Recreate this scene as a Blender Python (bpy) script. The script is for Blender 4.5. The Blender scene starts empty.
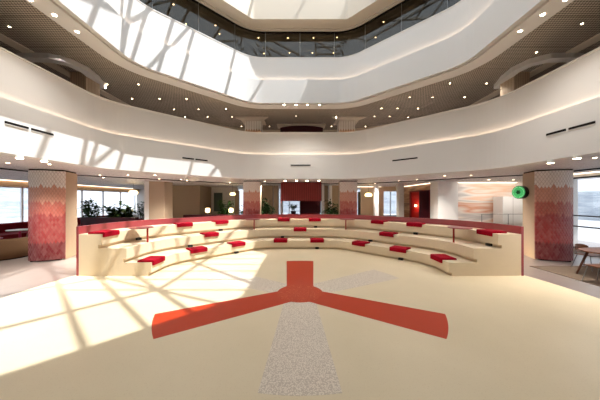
import bpy, bmesh, math, random
from mathutils import Vector, Matrix
random.seed(7)
R = math.radians
sc = bpy.context.scene
C = sc.collection
H = 2.15          # eye height
F = 240.0         # focal length in pixels of the 600 px frame
CY = 5.55         # centre of the atrium

def px(x, y, z):  # world point seen at pixel (x, y) on the plane of height z
    d = (z - H) * F / (200.0 - y)
    return Vector(((x - 300.0) / F * d, d, z))

# ------------------------------------------------------------------ materials
def lin(c):
    return tuple((v/255/12.92) if v/255 <= .04045 else ((v/255+.055)/1.055)**2.4 for v in c) + (1,)

def mat(name, col, rough=.6, spec=.3, metal=0, noise=0, nscale=20, emit=None, estr=0, bump=0, coat=0):
    m = bpy.data.materials.new(name); m.use_nodes = True
    nt = m.node_tree; b = nt.nodes['Principled BSDF']
    b.inputs['Base Color'].default_value = lin(col)
    b.inputs['Roughness'].default_value = rough
    b.inputs['Specular IOR Level'].default_value = spec
    b.inputs['Metallic'].default_value = metal
    b.inputs['Coat Weight'].default_value = coat
    if emit:
        b.inputs['Emission Color'].default_value = lin(emit)
        b.inputs['Emission Strength'].default_value = estr
    if noise or bump:
        tc = nt.nodes.new('ShaderNodeTexCoord')
        n = nt.nodes.new('ShaderNodeTexNoise'); n.inputs['Scale'].default_value = nscale; n.inputs['Detail'].default_value = 5
        nt.links.new(tc.outputs['Object'], n.inputs['Vector'])
        if noise:
            mx = nt.nodes.new('ShaderNodeMix'); mx.data_type = 'RGBA'
            mx.inputs[6].default_value = tuple(v*(1-noise) for v in lin(col)[:3])+(1,)
            mx.inputs[7].default_value = tuple(min(1, v*(1+noise)) for v in lin(col)[:3])+(1,)
            nt.links.new(n.outputs['Fac'], mx.inputs[0]); nt.links.new(mx.outputs[2], b.inputs['Base Color'])
        if bump:
            bp = nt.nodes.new('ShaderNodeBump'); bp.inputs['Strength'].default_value = bump; bp.inputs['Distance'].default_value = .01
            nt.links.new(n.outputs['Fac'], bp.inputs['Height']); nt.links.new(bp.outputs[0], b.inputs['Normal'])
    return m

class G:   # tiny node graph helper
    def __init__(s, m): s.nt = m.node_tree; s.b = s.nt.nodes['Principled BSDF']
    def val(s, sock, v):
        if hasattr(v, 'is_linked') or isinstance(v, bpy.types.NodeSocket): s.nt.links.new(v, sock)
        else: sock.default_value = v
    def math(s, op, a, b=0.0, c=0.0):
        n = s.nt.nodes.new('ShaderNodeMath'); n.operation = op
        s.val(n.inputs[0], a); s.val(n.inputs[1], b); s.val(n.inputs[2], c)
        return n.outputs[0]
    def mix(s, f, a, b):
        n = s.nt.nodes.new('ShaderNodeMix'); n.data_type = 'RGBA'
        s.val(n.inputs[0], f); s.val(n.inputs[6], a); s.val(n.inputs[7], b); return n.outputs[2]
    def xyz(s, kind='Object'):
        t = s.nt.nodes.new('ShaderNodeTexCoord'); x = s.nt.nodes.new('ShaderNodeSeparateXYZ')
        s.nt.links.new(t.outputs[kind], x.inputs[0]); s.co = t.outputs[kind]; return x.outputs
    def noise(s, scale, vec=None, detail=4):
        n = s.nt.nodes.new('ShaderNodeTexNoise'); n.inputs['Scale'].default_value = scale; n.inputs['Detail'].default_value = detail
        s.nt.links.new(vec if vec is not None else s.co, n.inputs['Vector']); return n.outputs['Fac']
    def out(s, c): s.nt.links.new(c, s.b.inputs['Base Color'])

plaster = mat('white_plaster', (214, 212, 210), .55, .25)
soffit_m = mat('soffit_plaster', (208, 197, 182), .6, .2)
beige_wall = mat('beige_wall', (205, 190, 168), .6, .2)
bulk_m = mat('bulkhead_beige', (222, 190, 155), .6, .2)
white_m = mat('white_paint', (232, 230, 226), .5, .3)
cream = mat('cream_laminate', (221, 203, 174), .42, .35, noise=.03, nscale=6)
rose = mat('rose_lacquer', (150, 62, 66), .28, .5, noise=.04, nscale=5)
red_fab = mat('red_fabric', (148, 5, 30), .85, .1, noise=.12, nscale=60, bump=.3)
black_m = mat('black_plastic', (18, 17, 17), .4, .4)
maroon = mat('maroon_paint', (105, 26, 32), .45, .3, noise=.06)
dk_maroon = mat('dark_maroon', (60, 14, 24), .4, .3)
brown_p = mat('brown_core', (168, 147, 124), .6, .2)
dark_slot = mat('dark_slot', (25, 20, 18), .7, .1)
metal_m = mat('brushed_metal', (150, 150, 150), .35, .5, metal=.9)
lampw = mat('lamp_housing', (225, 222, 215), .4, .3)
spot_e = mat('spot_glow', (255, 250, 240), emit=(255, 225, 190), estr=45)
down_e = mat('downlight_glow', (255, 245, 230), emit=(255, 225, 185), estr=22)
led_e = mat('led_strip', (255, 235, 210), emit=(255, 226, 195), estr=8)
wash_e = mat('wash_strip', (255, 245, 230), emit=(255, 232, 205), estr=2.5)
glow_e = mat('warm_shade', (255, 240, 210), emit=(255, 215, 150), estr=4)
leaf_m = mat('leaf_green', (42, 74, 34), .5, .3, noise=.4, nscale=6)
stem_m = mat('stem_brown', (70, 58, 38), .8, .1)
tan_up = mat('brown_upholstery', (105, 78, 55), .8, .15, noise=.1, nscale=30)
maroon_up = mat('maroon_upholstery', (120, 20, 35), .75, .15, noise=.1, nscale=30)
magenta_m = mat('magenta_plastic', (165, 30, 75), .5, .3)
wood_m = mat('walnut_wood', (98, 62, 42), .45, .3, noise=.2, nscale=9)
grey_w = mat('grey_column', (168, 162, 154), .5, .3)

# cream terrazzo floor
floor_m = mat('cream_floor', (226, 207, 172), .38, .35)
g = G(floor_m); X, Y, Z = g.xyz()
n1 = g.noise(.9, None, 6); n2 = g.noise(60, None, 2)
c = g.mix(n1, lin((210, 193, 160)), lin((226, 209, 178)))
c = g.mix(g.math('MULTIPLY', g.math('GREATER_THAN', n2, .64), .25), c, lin((190, 165, 130)))
g.out(c)
# grey outer stone floor
stone_m = mat('grey_stone_floor', (160, 148, 138), .3, .45)
g = G(stone_m); X, Y, Z = g.xyz()
w = g.noise(1.2, None, 5); s2 = g.noise(30, None, 3)
c = g.mix(w, lin((122, 110, 103)), lin((150, 139, 132)))
c = g.mix(g.math('MULTIPLY', s2, .35), c, lin((120, 108, 100)))
jx = g.math('LESS_THAN', g.math('FRACT', g.math('MULTIPLY', X, 1/.6)), .02)
jy = g.math('LESS_THAN', g.math('FRACT', g.math('MULTIPLY', Y, 1/.6)), .02)
c = g.mix(g.math('MULTIPLY', g.math('MAXIMUM', jx, jy), .4), c, lin((95, 88, 82)))
g.out(c)
# inlays
red_inlay = mat('orange_red_inlay', (180, 50, 12), .42, .3, noise=.05, nscale=4)
grey_inlay = mat('speckled_grey_inlay', (190, 178, 168), .55, .25)
g = G(grey_inlay); X, Y, Z = g.xyz()
v = g.nt.nodes.new('ShaderNodeTexVoronoi'); v.inputs['Scale'].default_value = 55
g.nt.links.new(g.co, v.inputs['Vector'])
c = g.mix(g.math('GREATER_THAN', v.outputs['Distance'], .5), lin((226, 213, 196)), lin((196, 180, 163)))
g.out(c)

# perforated mesh ceiling
def mesh_ceiling(name, base, hole, cell, rad):
    m = mat(name, base, .55, .3)
    g = G(m); X, Y, Z = g.xyz()
    u = g.math('MULTIPLY', X, 1/cell); v = g.math('MULTIPLY', Y, 1/cell)
    row = g.math('MODULO', g.math('FLOOR', v), 2.0)
    u2 = g.math('ADD', u, g.math('MULTIPLY', g.math('ABSOLUTE', row), .5))
    a = g.math('SUBTRACT', g.math('FRACT', u2), .5); b = g.math('SUBTRACT', g.math('FRACT', v), .5)
    d = g.math('SQRT', g.math('ADD', g.math('MULTIPLY', a, a), g.math('MULTIPLY', b, b)))
    h = g.math('LESS_THAN', d, rad)
    c = g.mix(h, lin(base), lin(hole))
    j = g.math('LESS_THAN', g.math('FRACT', g.math('MULTIPLY', Y, 1/1.2)), .02)
    c = g.mix(g.math('MULTIPLY', j, .5), c, lin(hole))
    g.out(c); return m
mesh_up = mesh_ceiling('perforated_metal', (172, 162, 150), (66, 60, 54), .07, .36)
mesh_gr = mesh_ceiling('perforated_metal_pale', (226, 223, 224), (128, 124, 126), .07, .28)

# scale tile cladding, vertical colour zones with zigzag borders
def tile_mat(name):
    m = mat(name, (150, 70, 70), .3, .5)
    g = G(m); X, Y, Z = g.xyz()
    cw, ch = .085, .17
    u = g.math('MULTIPLY', X, 1/cw); v = g.math('MULTIPLY', Z, 1/ch)
    # diamonds
    p = g.math('ADD', u, v); q = g.math('SUBTRACT', u, v)
    fp = g.math('FLOOR', p); fq = g.math('FLOOR', q)
    cv = g.nt.nodes.new('ShaderNodeCombineXYZ'); g.val(cv.inputs[0], fp); g.val(cv.inputs[1], fq)
    wn = g.nt.nodes.new('ShaderNodeTexWhiteNoise'); wn.noise_dimensions = '3D'
    g.nt.links.new(cv.outputs[0], wn.inputs['Vector'])
    rnd = wn.outputs['Value']
    # height of the cell's centre: v_c = (fp - fq)/2
    zc = g.math('MULTIPLY', g.math('SUBTRACT', fp, fq), ch/2)
    zc = g.math('ADD', zc, g.math('MULTIPLY', g.math('SUBTRACT', rnd, .5), .05))
    cols = [((112, 24, 34), None), ((158, 54, 54), .62), ((188, 98, 84), 1.62), ((208, 152, 130), 2.05), ((234, 228, 222), 2.62)]
    c = lin(cols[0][0])
    for col, z0 in cols[1:]:
        c = g.mix(g.math('GREATER_THAN', zc, z0), c, lin(col))
    # folded facet: one half of each tile catches more light
    fr = g.math('FRACT', p); fs = g.math('FRACT', q)
    hgt = g.math('MINIMUM', g.math('MINIMUM', fr, g.math('SUBTRACT', 1.0, fr)), g.math('MINIMUM', fs, g.math('SUBTRACT', 1.0, fs)))
    c = g.mix(g.math('MULTIPLY', rnd, .12), c, lin((238, 214, 200)))
    c = g.mix(g.math('MULTIPLY', g.math('LESS_THAN', hgt, .05), .6), c, lin((120, 80, 72)))
    tilt = g.math('ADD', g.math('MULTIPLY', fr, g.math('SUBTRACT', rnd, .3)), g.math('MULTIPLY', hgt, 1.2))
    bp = g.nt.nodes.new('ShaderNodeBump'); bp.inputs['Strength'].default_value = .55; bp.inputs['Distance'].default_value = .03
    g.nt.links.new(tilt, bp.inputs['Height']); g.nt.links.new(bp.outputs[0], g.b.inputs['Normal'])
    g.out(c); return m
tile_m = tile_mat('folded_scale_tiles')
# vertically slatted brown side panels
slat_m = mat('brown_slats', (150, 128, 102), .55, .25)
g = G(slat_m); X, Y, Z = g.xyz()
st = g.math('LESS_THAN', g.math('FRACT', g.math('MULTIPLY', g.math('ADD', X, Y), 16.0)), .22)
g.out(g.mix(st, lin((188, 168, 143)), lin((140, 118, 96))))
# horizontal ribbed red canopy
ribbed = mat('ribbed_maroon', (122, 42, 40), .45, .3)
g = G(ribbed); X, Y, Z = g.xyz()
st = g.math('LESS_THAN', g.math('FRACT', g.math('MULTIPLY', X, 9.0)), .25)
g.out(g.mix(st, lin((128, 44, 42)), lin((86, 24, 26))))
# watercolour strata
def strata(name, hue):
    m = mat(name, (220, 205, 190), .6, .2)
    g = G(m); X, Y, Z = g.xyz()
    mp = g.nt.nodes.new('ShaderNodeMapping'); mp.inputs['Scale'].default_value = (.16, .16, 1.15)
    g.nt.links.new(g.co, mp.inputs['Vector'])
    n = g.noise(1.5, mp.outputs[0], 2.2)
    cr = g.nt.nodes.new('ShaderNodeValToRGB'); cr.color_ramp.elements[0].position = .25; cr.color_ramp.elements[1].position = .75
    e = cr.color_ramp.elements
    e[0].color = lin(hue[0]); e[1].color = lin(hue[-1])
    for i, h in enumerate(hue[1:-1]):
        x = e.new(.25+.5*(i+1)/(len(hue)-1)); x.color = lin(h)
    g.nt.links.new(n, cr.inputs[0]); g.out(cr.outputs[0]); return m
art_m = strata('watercolour_strata', [(238, 196, 160), (244, 228, 214), (226, 168, 138), (246, 234, 222), (208, 202, 198), (248, 240, 232), (242, 206, 176), (246, 234, 222), (230, 184, 158)])
strata_br = strata('brown_strata', [(120, 90, 66), (170, 140, 110), (135, 105, 85), (180, 150, 120), (110, 95, 84), (165, 130, 98)])
street = strata('pale_facade', [(175, 180, 186), (200, 204, 208), (165, 172, 180), (212, 215, 218)])

def glass(name, tint, refl, rough=.02):
    m = bpy.data.materials.new(name); m.use_nodes = True; nt = m.node_tree
    nt.nodes.remove(nt.nodes['Principled BSDF'])
    o = nt.nodes['Material Output']; t = nt.nodes.new('ShaderNodeBsdfTransparent'); t.inputs[0].default_value = tint
    gl = nt.nodes.new('ShaderNodeBsdfGlossy'); gl.inputs['Roughness'].default_value = rough
    mx = nt.nodes.new('ShaderNodeMixShader'); mx.inputs[0].default_value = refl
    nt.links.new(t.outputs[0], mx.inputs[1]); nt.links.new(gl.outputs[0], mx.inputs[2]); nt.links.new(mx.outputs[0], o.inputs[0])
    return m
win_glass = glass('tinted_window_glass', (.85, .87, .9, 1), .04)
up_glass = glass('dark_gallery_glass', (.48, .45, .38, 1), .05)
sky_glass = glass('skylight_glass', (.93, .95, .96, 1), .02)

# ------------------------------------------------------------------ mesh helpers
def obj(name, bm, m, parent=None, smooth=False, recalc=True):
    if recalc: bmesh.ops.recalc_face_normals(bm, faces=bm.faces)
    me = bpy.data.meshes.new(name); bm.to_mesh(me); bm.free()
    if smooth:
        for p in me.polygons: p.use_smooth = True
    me.materials.append(m)
    o = bpy.data.objects.new(name, me); C.objects.link(o)
    if parent: o.parent = parent; o.matrix_parent_inverse = Matrix()
    return o

def tag(o, label=None, cat=None, group=None, kind=None):
    if label: o['label'] = label
    if cat: o['category'] = cat
    if group: o['group'] = group
    if kind: o['kind'] = kind
    return o

def thing(name, loc, label, cat, group=None, rz=0):
    o = bpy.data.objects.new(name, None); C.objects.link(o); o.empty_display_size = .1
    o.location = loc; o.rotation_euler = (0, 0, rz)
    return tag(o, label, cat, group)

def copy_tree(o, parent=None):
    c = o.copy(); C.objects.link(c); c.parent = parent
    for ch in list(o.children): copy_tree(ch, c)
    return c

def BM(): return bmesh.new()

def box(bm, x0, x1, y0, y1, z0, z1, mtx=None, bev=0):
    vs = [bm.verts.new((x, y, z)) for x in (x0, x1) for y in (y0, y1) for z in (z0, z1)]
    fs = [bm.faces.new([vs[i] for i in f]) for f in ((0,1,3,2),(4,6,7,5),(0,4,5,1),(2,3,7,6),(0,2,6,4),(1,5,7,3))]
    if bev:
        es = list({e for f in fs for e in f.edges})
        r = bmesh.ops.bevel(bm, geom=es, offset=bev, segments=2, affect='EDGES', profile=.5)
        vs = list({v for f in r['faces'] for v in f.verts} | {v for v in vs if v.is_valid})
    if mtx is not None:
        for v in vs:
            if v.is_valid: v.co = mtx @ v.co
    return bm

def cyl(bm, c, r0, r1, h, n=16, mtx=None):   # along z from c
    b = [bm.verts.new((c[0]+r0*math.cos(2*math.pi*i/n), c[1]+r0*math.sin(2*math.pi*i/n), c[2])) for i in range(n)]
    t = [bm.verts.new((c[0]+r1*math.cos(2*math.pi*i/n), c[1]+r1*math.sin(2*math.pi*i/n), c[2]+h)) for i in range(n)]
    for i in range(n): bm.faces.new((b[i], b[(i+1) % n], t[(i+1) % n], t[i]))
    bm.faces.new(b[::-1]); bm.faces.new(t)
    if mtx is not None:
        for v in b+t: v.co = mtx @ v.co
    return bm

def rod(bm, a, b, r, n=6):
    a = Vector(a); b = Vector(b); d = b-a
    q = d.to_track_quat('Z', 'Y').to_matrix().to_4x4()
    return cyl(bm, (0, 0, 0), r, r, d.length, n, Matrix.Translation(a) @ q)

def lathe(bm, prof, n=24, c=(0, 0)):
    rings = []
    for r, z in prof:
        rings.append([bm.verts.new((c[0]+r*math.cos(2*math.pi*i/n), c[1]+r*math.sin(2*math.pi*i/n), z)) for i in range(n)])
    for a, b in zip(rings, rings[1:]):
        for i in range(n): bm.faces.new((a[i], a[(i+1) % n], b[(i+1) % n], b[i]))
    bm.faces.new(rings[0][::-1]); bm.faces.new(rings[-1])
    return bm

def prism(bm, pts, z0, z1):
    b = [bm.verts.new((x, y, z0)) for x, y in pts]; t = [bm.verts.new((x, y, z1)) for x, y in pts]
    n = len(pts)
    for i in range(n): bm.faces.new((b[i], b[(i+1) % n], t[(i+1) % n], t[i]))
    bm.faces.new(b[::-1]); bm.faces.new(t); return bm

# octagonal rings with rounded corners --------------------------------
def oct_path(b, seg=10):
    out = []
    rv = b/math.cos(math.pi/8)
    for k in range(8):
        am = R(22.5+45*k)
        V = Vector((rv*math.cos(am), CY+rv*math.sin(am)))
        for i in range(seg+1):
            t = R(45*k + 45*i/seg)
            out.append((V, Vector((math.cos(t), math.sin(t)))))
    return out

def ring(bm, b, prof, seg=10):      # closed profile [(apothem, z)] swept round the octagon
    path = oct_path(b, seg)
    rows = [[bm.verts.new((V.x+(a-b)*N.x, V.y+(a-b)*N.y, z)) for a, z in prof] for V, N in path]
    n, m = len(rows), len(prof)
    for i in range(n):
        for j in range(m):
            bm.faces.new((rows[i][j], rows[(i+1) % n][j], rows[(i+1) % n][(j+1) % m], rows[i][(j+1) % m]))
    return bm

def plate_with_hole(a, b, rect, z, t, seg=10):   # slab whose octagonal hole has apothem a, corner base b
    bm = BM()
    inner = [(V.x+(a-b)*N.x, V.y+(a-b)*N.y) for V, N in oct_path(b, seg)]
    x0, x1, y0, y1 = rect
    vi = [bm.verts.new((x, y, z)) for x, y in inner]
    vo = [bm.verts.new((x, y, z)) for x, y in ((x0, y0), (x1, y0), (x1, y1), (x0, y1))]
    es = [bm.edges.new((vi[i], vi[(i+1) % len(vi)])) for i in range(len(vi))]
    es += [bm.edges.new((vo[i], vo[(i+1) % 4])) for i in range(4)]
    bmesh.ops.triangle_fill(bm, use_beauty=True, edges=es)
    r = bmesh.ops.extrude_face_region(bm, geom=list(bm.faces))
    for v in r['geom']:
        if isinstance(v, bmesh.types.BMVert): v.co.z += t
    return bm

def struct(name, bm, m, **k): return tag(obj(name, bm, m, **k), kind='structure')

# ------------------------------------------------------------------ floors
XL, XR, YF, YB = -16.0, 15.0, -9.0, 23.5
bm = BM(); box(bm, XL, XR, YF, YB, -.12, 0); struct('floor', bm, stone_m)
bm = BM(); cyl(bm, (0, CY, 0), 6.52, 6.52, .004, 128); struct('floor_cream_terrazzo', bm, floor_m)
L = 2.92
def arm(bm, ang, z0, z1, r0=.3, n=10):
    w = lambda r: .335+.056*(r-.5)
    pts = [(w(r0), r0)]
    hw = w(L); a0 = math.asin(hw/L)
    for i in range(n+1):
        t = a0 - 2*a0*i/n; pts.append((L*math.sin(t), L*math.cos(t)))
    pts.append((-w(r0), r0))
    c, s = math.cos(ang), math.sin(ang)
    prism(bm, [(x*c-y*s, CY+x*s+y*c) for x, y in pts], z0, z1)
bm = BM()
for k in range(3): arm(bm, R(60+120*k), .004, .0055, .5)
t = obj('floor_inlay', bm, grey_inlay)
tag(t, 'pale speckled grey three-armed inlay in cream floor, one wide arm pointing to the viewer', 'floor inlay')
t = thing('floor_inlay', (0, 0, 0), 'large orange-red three-armed inlay in the cream atrium floor', 'floor inlay')
for k in range(3):
    bm = BM(); arm(bm, R(120*k), .004, .006, .3); obj('inlay_arm', bm, red_inlay, t)
hub_m = mat('hub_swirl', (182, 62, 34), .45, .3)
g = G(hub_m); X, Y, Z = g.xyz()
n = g.noise(5.0, None, 2)
ln = g.math('LESS_THAN', g.math('ABSOLUTE', g.math('SUBTRACT', g.math('FRACT', g.math('MULTIPLY', n, 9.0)), .5)), .06)
g.out(g.mix(g.math('MULTIPLY', ln, .6), lin((178, 52, 16)), lin((212, 124, 76))))
bm = BM(); cyl(bm, (0, CY, .004), .53, .53, .004, 48); obj('inlay_hub', bm, hub_m, t)

# ------------------------------------------------------------------ galleries
A2, A3, A4, AG = 6.75, 5.31, 5.0, 5.75
B2, B3, B4 = 4.9, 3.9, 4.75
bm = BM(); ring(bm, B2, [(A2, 3.23), (A2, 4.46), (A2, 4.485), (A2+.02, 4.485), (A2+.02, 4.44), (A2+.12, 4.44), (A2+.12, 5.61), (A2+.10, 5.62), (A2+.10, 5.66), (A2+.32, 5.66), (A2+.32, 3.23)])
struct('wall_gallery_second_floor', bm, plaster)
bm = BM(); ring(bm, B3, [(A3, 6.54), (A3, 7.58), (A3, 7.60), (A3+.02, 7.60), (A3+.02, 7.55), (A3+.12, 7.55), (A3+.12, 8.63), (A3+.10, 8.64), (A3+.10, 8.67), (A3+.30, 8.67), (A3+.30, 7.3), (A3+.72, 7.3), (A3+.72, 6.54), (A3+.20, 6.54), (A3+.20, 6.60), (A3+.07, 6.60), (A3+.07, 6.54)])
struct('wall_gallery_third_floor', bm, plaster)
bm = BM(); ring(bm, B4, [(A4, 10.10), (A4, 10.95), (A4+.15, 10.95), (A4+.15, 11.1), (A4+.75, 11.1), (A4+.75, 11.6), (A4+1.0, 11.6), (A4+1.0, 10.1), (A4+.72, 10.1), (A4+.72, 10.06), (A4+.62, 10.06), (A4+.62, 10.14), (A4+.28, 10.14), (A4+.28, 10.10)])
struct('wall_gallery_fourth_floor', bm, soffit_m)
# LED coves behind the lips of the two ledges
bm = BM(); ring(bm, B2, [(A2+.035, 4.441), (A2+.035, 4.455), (A2+.06, 4.455), (A2+.06, 4.441)])
tag(obj('cove_light', bm, led_e), 'warm light line running round the ledge of the lower white gallery band', 'cove light')
bm = BM(); ring(bm, B3, [(A3+.035, 7.551), (A3+.035, 7.565), (A3+.06, 7.565), (A3+.06, 7.551)])
tag(obj('cove_light', bm, led_e), 'warm light line running round the ledge of the upper white gallery band', 'cove light')

rect = (XL, XR, YF, YB)
struct('ceiling_ground_floor', plate_with_hole(A2+.32, B2, rect, 3.23, .1), mesh_gr)
struct('floor_second', plate_with_hole(A2+.32, B2, rect, 4.36, .1), stone_m)
struct('ceiling_second_floor', plate_with_hole(10.2, 6.2, rect, 6.95, .1), beige_wall)
bm = BM(); ring(bm, B3, [(A3+.72, 6.75), (10.2, 6.75), (10.2, 6.95), (A3+.72, 6.95)]); struct('ceiling_perforated', bm, mesh_up)
for nm, sx_ in (('trim_1', 1), ('trim_3', -1)):
    bm = BM(); box(bm, min(sx_*8.25, sx_*8.6), max(sx_*8.25, sx_*8.6), 0, 12.0, 6.72, 6.75); struct(nm, bm, soffit_m)
struct('floor_third', plate_with_hole(A3+.72, B3, rect, 7.4, .1), stone_m)
olive = mat('olive_ceiling', (120, 112, 92), .6, .2)
struct('ceiling_third_floor', plate_with_hole(A4+.9, B4, rect, 10.1, .1), olive)
struct('ceiling_roof_slab', plate_with_hole(A4+1.0, B4, rect, 11.5, .12), soffit_m)

# third-floor glass screen
t = thing('glass_screen', (0, 0, 0), 'dark glass screen with fine joints closing the third-floor gallery all round', 'glass screen')
bm = BM(); ring(bm, B3, [(AG, 7.5), (AG, 10.06), (AG+.02, 10.06), (AG+.02, 7.5)]); obj('pane', bm, up_glass, t)
bm = BM(); ring(bm, B3, [(AG-.02, 10.02), (AG-.02, 10.1), (AG+.05, 10.1), (AG+.05, 10.02)]); obj('head_rail', bm, dark_slot, t)
P = oct_path(B3)
for k in range(8):
    n = Vector((math.cos(R(45*k)), math.sin(R(45*k)))); tg = Vector((-n.y, n.x))
    for s in (-1.62, 0, 1.62):
        c0 = Vector((0, CY)) + n*AG + tg*s
        bm = BM(); rod(bm, (c0.x, c0.y, 7.55), (c0.x, c0.y, 10.05), .008, 6); obj('glass_joint', bm, metal_m, t)

# upper walls
def wallbox(name, x0, x1, y0, y1, z0, z1, m): bm = BM(); box(bm, x0, x1, y0, y1, z0, z1); return struct(name, bm, m)
for nm, z0, z1, m in (('second', 4.46, 6.95, beige_wall), ('third', 7.5, 10.1, olive)):
    wallbox('wall_left_'+nm, -14.2, -14, -6.5, 20.2, z0, z1, m)
    wallbox('wall_right_'+nm, 13, 13.2, -6.5, 20.2, z0, z1, m)
    wallbox('wall_back_'+nm, -14, 13, 20, 20.2, z0, z1, m)
    wallbox('wall_front_'+nm, -14, 13, -6.5, -6.3, z0, z1, m)

# ------------------------------------------------------------------ skylight
SX, SY = -.576, .168      # ground shift per metre of height
ZR = 11.75
t = thing('skylight', (0, 0, 0), 'glazed roof with crossing white beams at the top of the atrium', 'skylight')
bm = BM(); ring(bm, B4, [(A4+.72, 11.6), (A4+.72, 11.75), (A4+1.0, 11.75), (A4+1.0, 11.6)]); obj('kerb', bm, white_m, t)
bm = BM()
pts = [(V.x+(A4+.9-B4)*N.x, V.y+(A4+.9-B4)*N.y) for V, N in oct_path(B4)]
prism(bm, pts, 11.86, 11.87); obj('pane', bm, sky_glass, t)
def roofpt(gx, gy): return (gx - SX*ZR, gy - SY*ZR)
def clip(a, b):
    # clip segment to octagon of apothem 5.9 about (0, CY)
    t0, t1 = 0, 1
    ax, ay = a; dx, dy = b[0]-a[0], b[1]-a[1]
    for k in range(8):
        nx, ny = math.cos(R(45*k)), math.sin(R(45*k))
        den = nx*dx+ny*dy; num = 5.85-(nx*ax+ny*(ay-CY))
        if abs(den) < 1e-9:
            if num < 0: return None
            continue
        q = num/den
        if den > 0: t1 = min(t1, q)
        else: t0 = max(t0, q)
    return None if t0 >= t1 else ((ax+dx*t0, ay+dy*t0), (ax+dx*t1, ay+dy*t1))
def beam(gp, direction, wid, dep, fwd=20, back=20):
    p = roofpt(*gp); l = math.hypot(*direction); d = (direction[0]/l, direction[1]/l)
    s = clip((p[0]-d[0]*back, p[1]-d[1]*back), (p[0]+d[0]*fwd, p[1]+d[1]*fwd))
    if not s: return
    a, b = s; ln = math.hypot(b[0]-a[0], b[1]-a[1])
    if ln < .3: return
    m = Matrix.Translation((a[0], a[1], ZR)) @ Matrix.Rotation(math.atan2(b[1]-a[1], b[0]-a[0]), 4, 'Z')
    bm = BM(); box(bm, 0, ln, -wid/2, wid/2, -dep/2, dep/2, m); obj('beam', bm, white_m, t)
dA = (1, -.87)
for gp in ((-5.49, 6.57), (-3.4, 5.73), (-7.14, 6.97), (-9.6, 7.6), (-6.8, 11.0), (-11.5, 7.2)): beam(gp, dA, .10, .10)
for k in range(1, 6): beam((-3.38, 5.73+.76*k), (1, 0), .06, .1, 20, 2.4)
beam((-3.4, 5.73), (1, 0), .06, .1, 20, 2.4)
beam((-3.4, 5.73), (1, -.44), .10, .1, 20, 12)
beam((-3.4, 5.73), (-1, -1.08), .10, .1, 20, 0)
beam((-3.38, 5.73), (0, 1), .10, .1, 20, 0)
beam((-5.49, 6.57), (-1, -.95), .09, .1, 20, 0)
beam((-5.49, 6.57), (-.1, 1), .09, .1, 20, 0)
beam((-7.14, 6.97), (-.9, .6), .12, .1, 20, 0)
for gx in (-8.3, -9.4, -10.5): beam((gx, 7), (-.25, 1), .08, .08)

# ------------------------------------------------------------------ walls, ground floor
ZC = 3.23
# left window wall
wallbox('wall_left', XL-.3, XL, YF, YB, 0, .72, white_m)
wallbox('wall_left_head', XL-.3, XL+.25, YF, YB, 2.9, ZC, bulk_m)
def window(name, along, pos, a0, a1, z0, z1, step, m=win_glass, bars=(), fr=metal_m):
    """a window strip on the plane <along> = pos, running a0..a1"""
    bm = BM()
    if along == 'x': box(bm, pos-.01, pos+.01, a0, a1, z0, z1)
    else: box(bm, a0, a1, pos-.01, pos+.01, z0, z1)
    w = struct(name, bm, m)
    bm = BM(); n = max(1, round((a1-a0)/step))
    def bar(p0, p1, q0, q1):
        if along == 'x': box(bm, pos-.05, pos+.05, p0, p1, q0, q1)
        else: box(bm, p0, p1, pos-.05, pos+.05, q0, q1)
    for i in range(n+1):
        a = a0+(a1-a0)*i/n; bar(a-.035, a+.035, z0, z1)
    bar(a0, a1, z0, z0+.06); bar(a0, a1, z1-.06, z1)
    for b in bars: bar(a0, a1, b-.025, b+.025)
    f = obj('window_frame', bm, fr, w); return w
window('window_1', 'x', XL-.15, YF, YB, .72, 2.9, 1.9, fr=white_m)
# back wall with openings
xs = [(-7.0, -5.5), (-2.1, 2.1), (4.9, 6.1), (7.9, 9.9)]
edges = [XL] + [v for p in xs for v in p] + [XR]
k = 0
for i in range(0, len(edges), 2):
    wallbox('wall_back' if i == 0 else 'wall_back_%d' % (i//2+1), edges[i], edges[i+1], YB, YB+.3, 0, ZC, white_m)
for i, (a, b) in enumerate(xs):
    wallbox('wall_back_sill_%d' % (i+1), a, b, YB, YB+.3, 0, .6, white_m)
    window('window_%d' % (i+2), 'y', YB+.15, a, b, .6, ZC, 1.05, fr=white_m)
# right: glass front beside the cafe tables, then outward return
wallbox('wall_right', 11.5, 11.7, 11.6, 11.9, 0, ZC, white_m)
wallbox('wall_right_return', 11.7, 13.35, 11.7, 11.9, 0, ZC, white_m)
wallbox('wall_right_head', 11.45, 11.75, YF, 11.6, 3.10, ZC, white_m)
wallbox('wall_right_sill', 11.5, 11.7, YF, 11.6, 0, .12, grey_w)
window('window_6', 'x', 11.6, YF, 11.6, .12, 3.10, 2.45, bars=(1.05, 1.5), fr=mat('dark_window_frame', (70, 70, 74), .4, .4))
wallbox('wall_front', XL, XR, YF-.3, YF, 0, ZC, beige_wall)
# artwork wall, angled
def slab(name, p, q, th, z0, z1, m, parent=None, st=True):
    p = Vector(p); q = Vector(q); d = (q-p); l = d.length
    M = Matrix.Translation((p.x, p.y, 0)) @ Matrix.Rotation(math.atan2(d.y, d.x), 4, 'Z')
    bm = BM(); box(bm, 0, l, 0, th, z0, z1, M)
    return struct(name, bm, m) if st else obj(name, bm, m, parent)
wallbox('wall_right_outer', 13.35, 13.55, 11.7, 15.1, 0, ZC, white_m)
wallbox('wall_back_right', 9.15, 13.35, 14.9, 15.1, 0, ZC, art_m)
wallbox('wall_right_rear', 13.35, 13.55, 15.1, YB, 0, ZC, white_m)
wallbox('wall_right_inner', 8.35, 8.55, 14.75, 19.7, 0, ZC, strata_br)
wallbox('wall_back_beige', 4.95, 6.8, 19.5, 19.7, 0, ZC, beige_wall)
wallbox('wall_back_beige_head', 6.8, 7.95, 19.5, 19.7, 2.85, ZC, beige_wall)
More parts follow.
